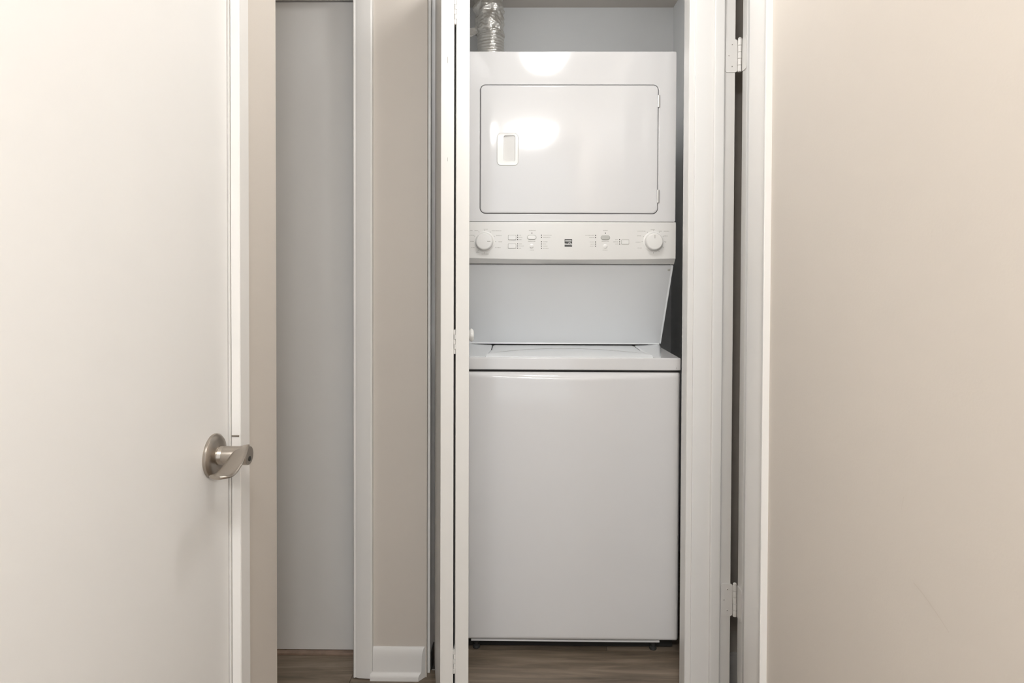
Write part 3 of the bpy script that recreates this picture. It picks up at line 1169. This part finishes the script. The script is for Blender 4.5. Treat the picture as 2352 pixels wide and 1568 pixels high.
# ------------------------------------------------------------------ foil vent duct behind the dryer
vd = empty('vent_duct', (-0.122, 2.715, 0.30))
tag(vd, 'crinkled silver foil vent duct rising behind the dryer', 'vent duct')


def duct_tube(name, z0, z1, cx0, cx1, r0, r1, pitch, amp, crumple, seg=72, dz=0.0022, seed=0.0):
    n = int((z1 - z0) / dz)
    bm = bmesh.new()
    rings = []
    for i in range(n + 1):
        t = i / n
        z = z0 + (z1 - z0) * t
        cx = cx0 + (cx1 - cx0) * t
        rr = r0 + (r1 - r0) * t
        ring = []
        for k in range(seg):
            a = 2 * math.pi * k / seg
            d = Vector((math.cos(a), math.sin(a), 0))
            ph = (z + 0.0012 * math.sin(3 * a + 1.3)) / pitch
            r = rr + amp * math.cos(2 * math.pi * ph + 0.6 * noise.noise(d * 2 + Vector((0, 0, z * 20))))
            p = d * rr + Vector((0, 0, z))
            r += crumple * noise.noise(p * 34 + Vector((seed, 0, 0))) + 0.45 * crumple * noise.noise(p * 95 + Vector((0, seed, 0)))
            ring.append(bm.verts.new((cx + d.x * r, 2.715 + d.y * r, z)))
        rings.append(ring)
    for p, q in zip(rings, rings[1:]):
        for k in range(seg):
            bm.faces.new((p[k], p[(k + 1) % seg], q[(k + 1) % seg], q[k]))
    return bm_obj(name, bm, M['foil'], vd, angle=180, weighted=False)


duct_tube('hose', 0.30, 2.245, -0.1210, -0.1225, 0.0560, 0.0570, 0.0125, 0.0016, 0.0028, dz=0.0035)
duct_tube('foil_wrap', 2.232, 2.404, -0.1260, -0.1330, 0.0600, 0.0640, 0.060, 0.0025, 0.0090, seed=4.2)
lathe('clamp_band', [(0.0600, 2.222), (0.0615, 2.223), (0.0615, 2.231), (0.0600, 2.232)], (-0.1225, 2.715, 0), (0, 0, 1), M['foil'], vd, seg=48)


def flap():
    def fn(u, v):
        x = -0.176 - 0.046 * u
        z = 2.232 + 0.030 * v - 0.020 * u + 0.010 * u * v
        yy = 2.690 + 0.012 * math.sin(2.5 * u) + 0.004 * noise.noise(Vector((u * 5, v * 5, 1)))
        return (x, yy, z + 0.003 * noise.noise(Vector((u * 4, v * 4, 5))))
    return surface('tape_flap', 14, 10, fn, M['foil'], vd, thick=(0, 0.001, 0), angle=60)


flap()


# ------------------------------------------------------------------ ceiling lamps (above and behind the camera; hall domes show as reflections, the closet one is added fill)
def ceiling_light(loc, r, depth, strength, label, HC=HC, group='dome lights on the hall ceiling', tint=LAMP):
    t = empty('ceiling_light', (loc[0], loc[1], HC))
    tag(t, label, 'ceiling light', group=group)
    x, y = loc
    lathe('base_plate', [(r * 0.72, HC), (r * 1.04, HC - 0.004), (r * 1.05, HC - 0.045), (r * 0.99, HC - 0.05)], (x, y, 0), (0, 0, 1), M['lampmetal'], t, seg=48)
    prof = [(r * math.cos(a), HC - 0.050 - depth * math.sin(a)) for a in (R(i * 9) for i in range(10))]
    prof.append((0, HC - 0.050 - depth))
    lathe('glass_dome', prof, (x, y, 0), (0, 0, 1), glow('lit_opal_glass', strength, tint), t, seg=48)
    lathe('finial', [(0.007, HC - 0.050 - depth), (0.009, HC - 0.056 - depth), (0.005, HC - 0.064 - depth), (0, HC - 0.066 - depth)], (x, y, 0), (0, 0, 1), M['lampmetal'], t, seg=20)
    return t


ceiling_light((0.117, 1.20), 0.106, 0.098, S_MAIN, 'opal dome ceiling light in hall nearest the laundry closet')
ceiling_light((0.095, -0.42), 0.165, 0.105, S_REAR, 'large opal dome ceiling light behind the viewer')
ceiling_light((-0.275, -0.42), 0.100, 0.110, S_SMALL, 'small opal dome ceiling light behind the viewer')
ceiling_light((0.16, 2.12), 0.060, 0.060, S_CLOSET_FILL, 'added unseen dome fill light under the closet ceiling above the dryer', HC=CC, group='added closet fill light', tint=(0.95, 0.98, 1.0))  # fill light added to brighten the closet interior
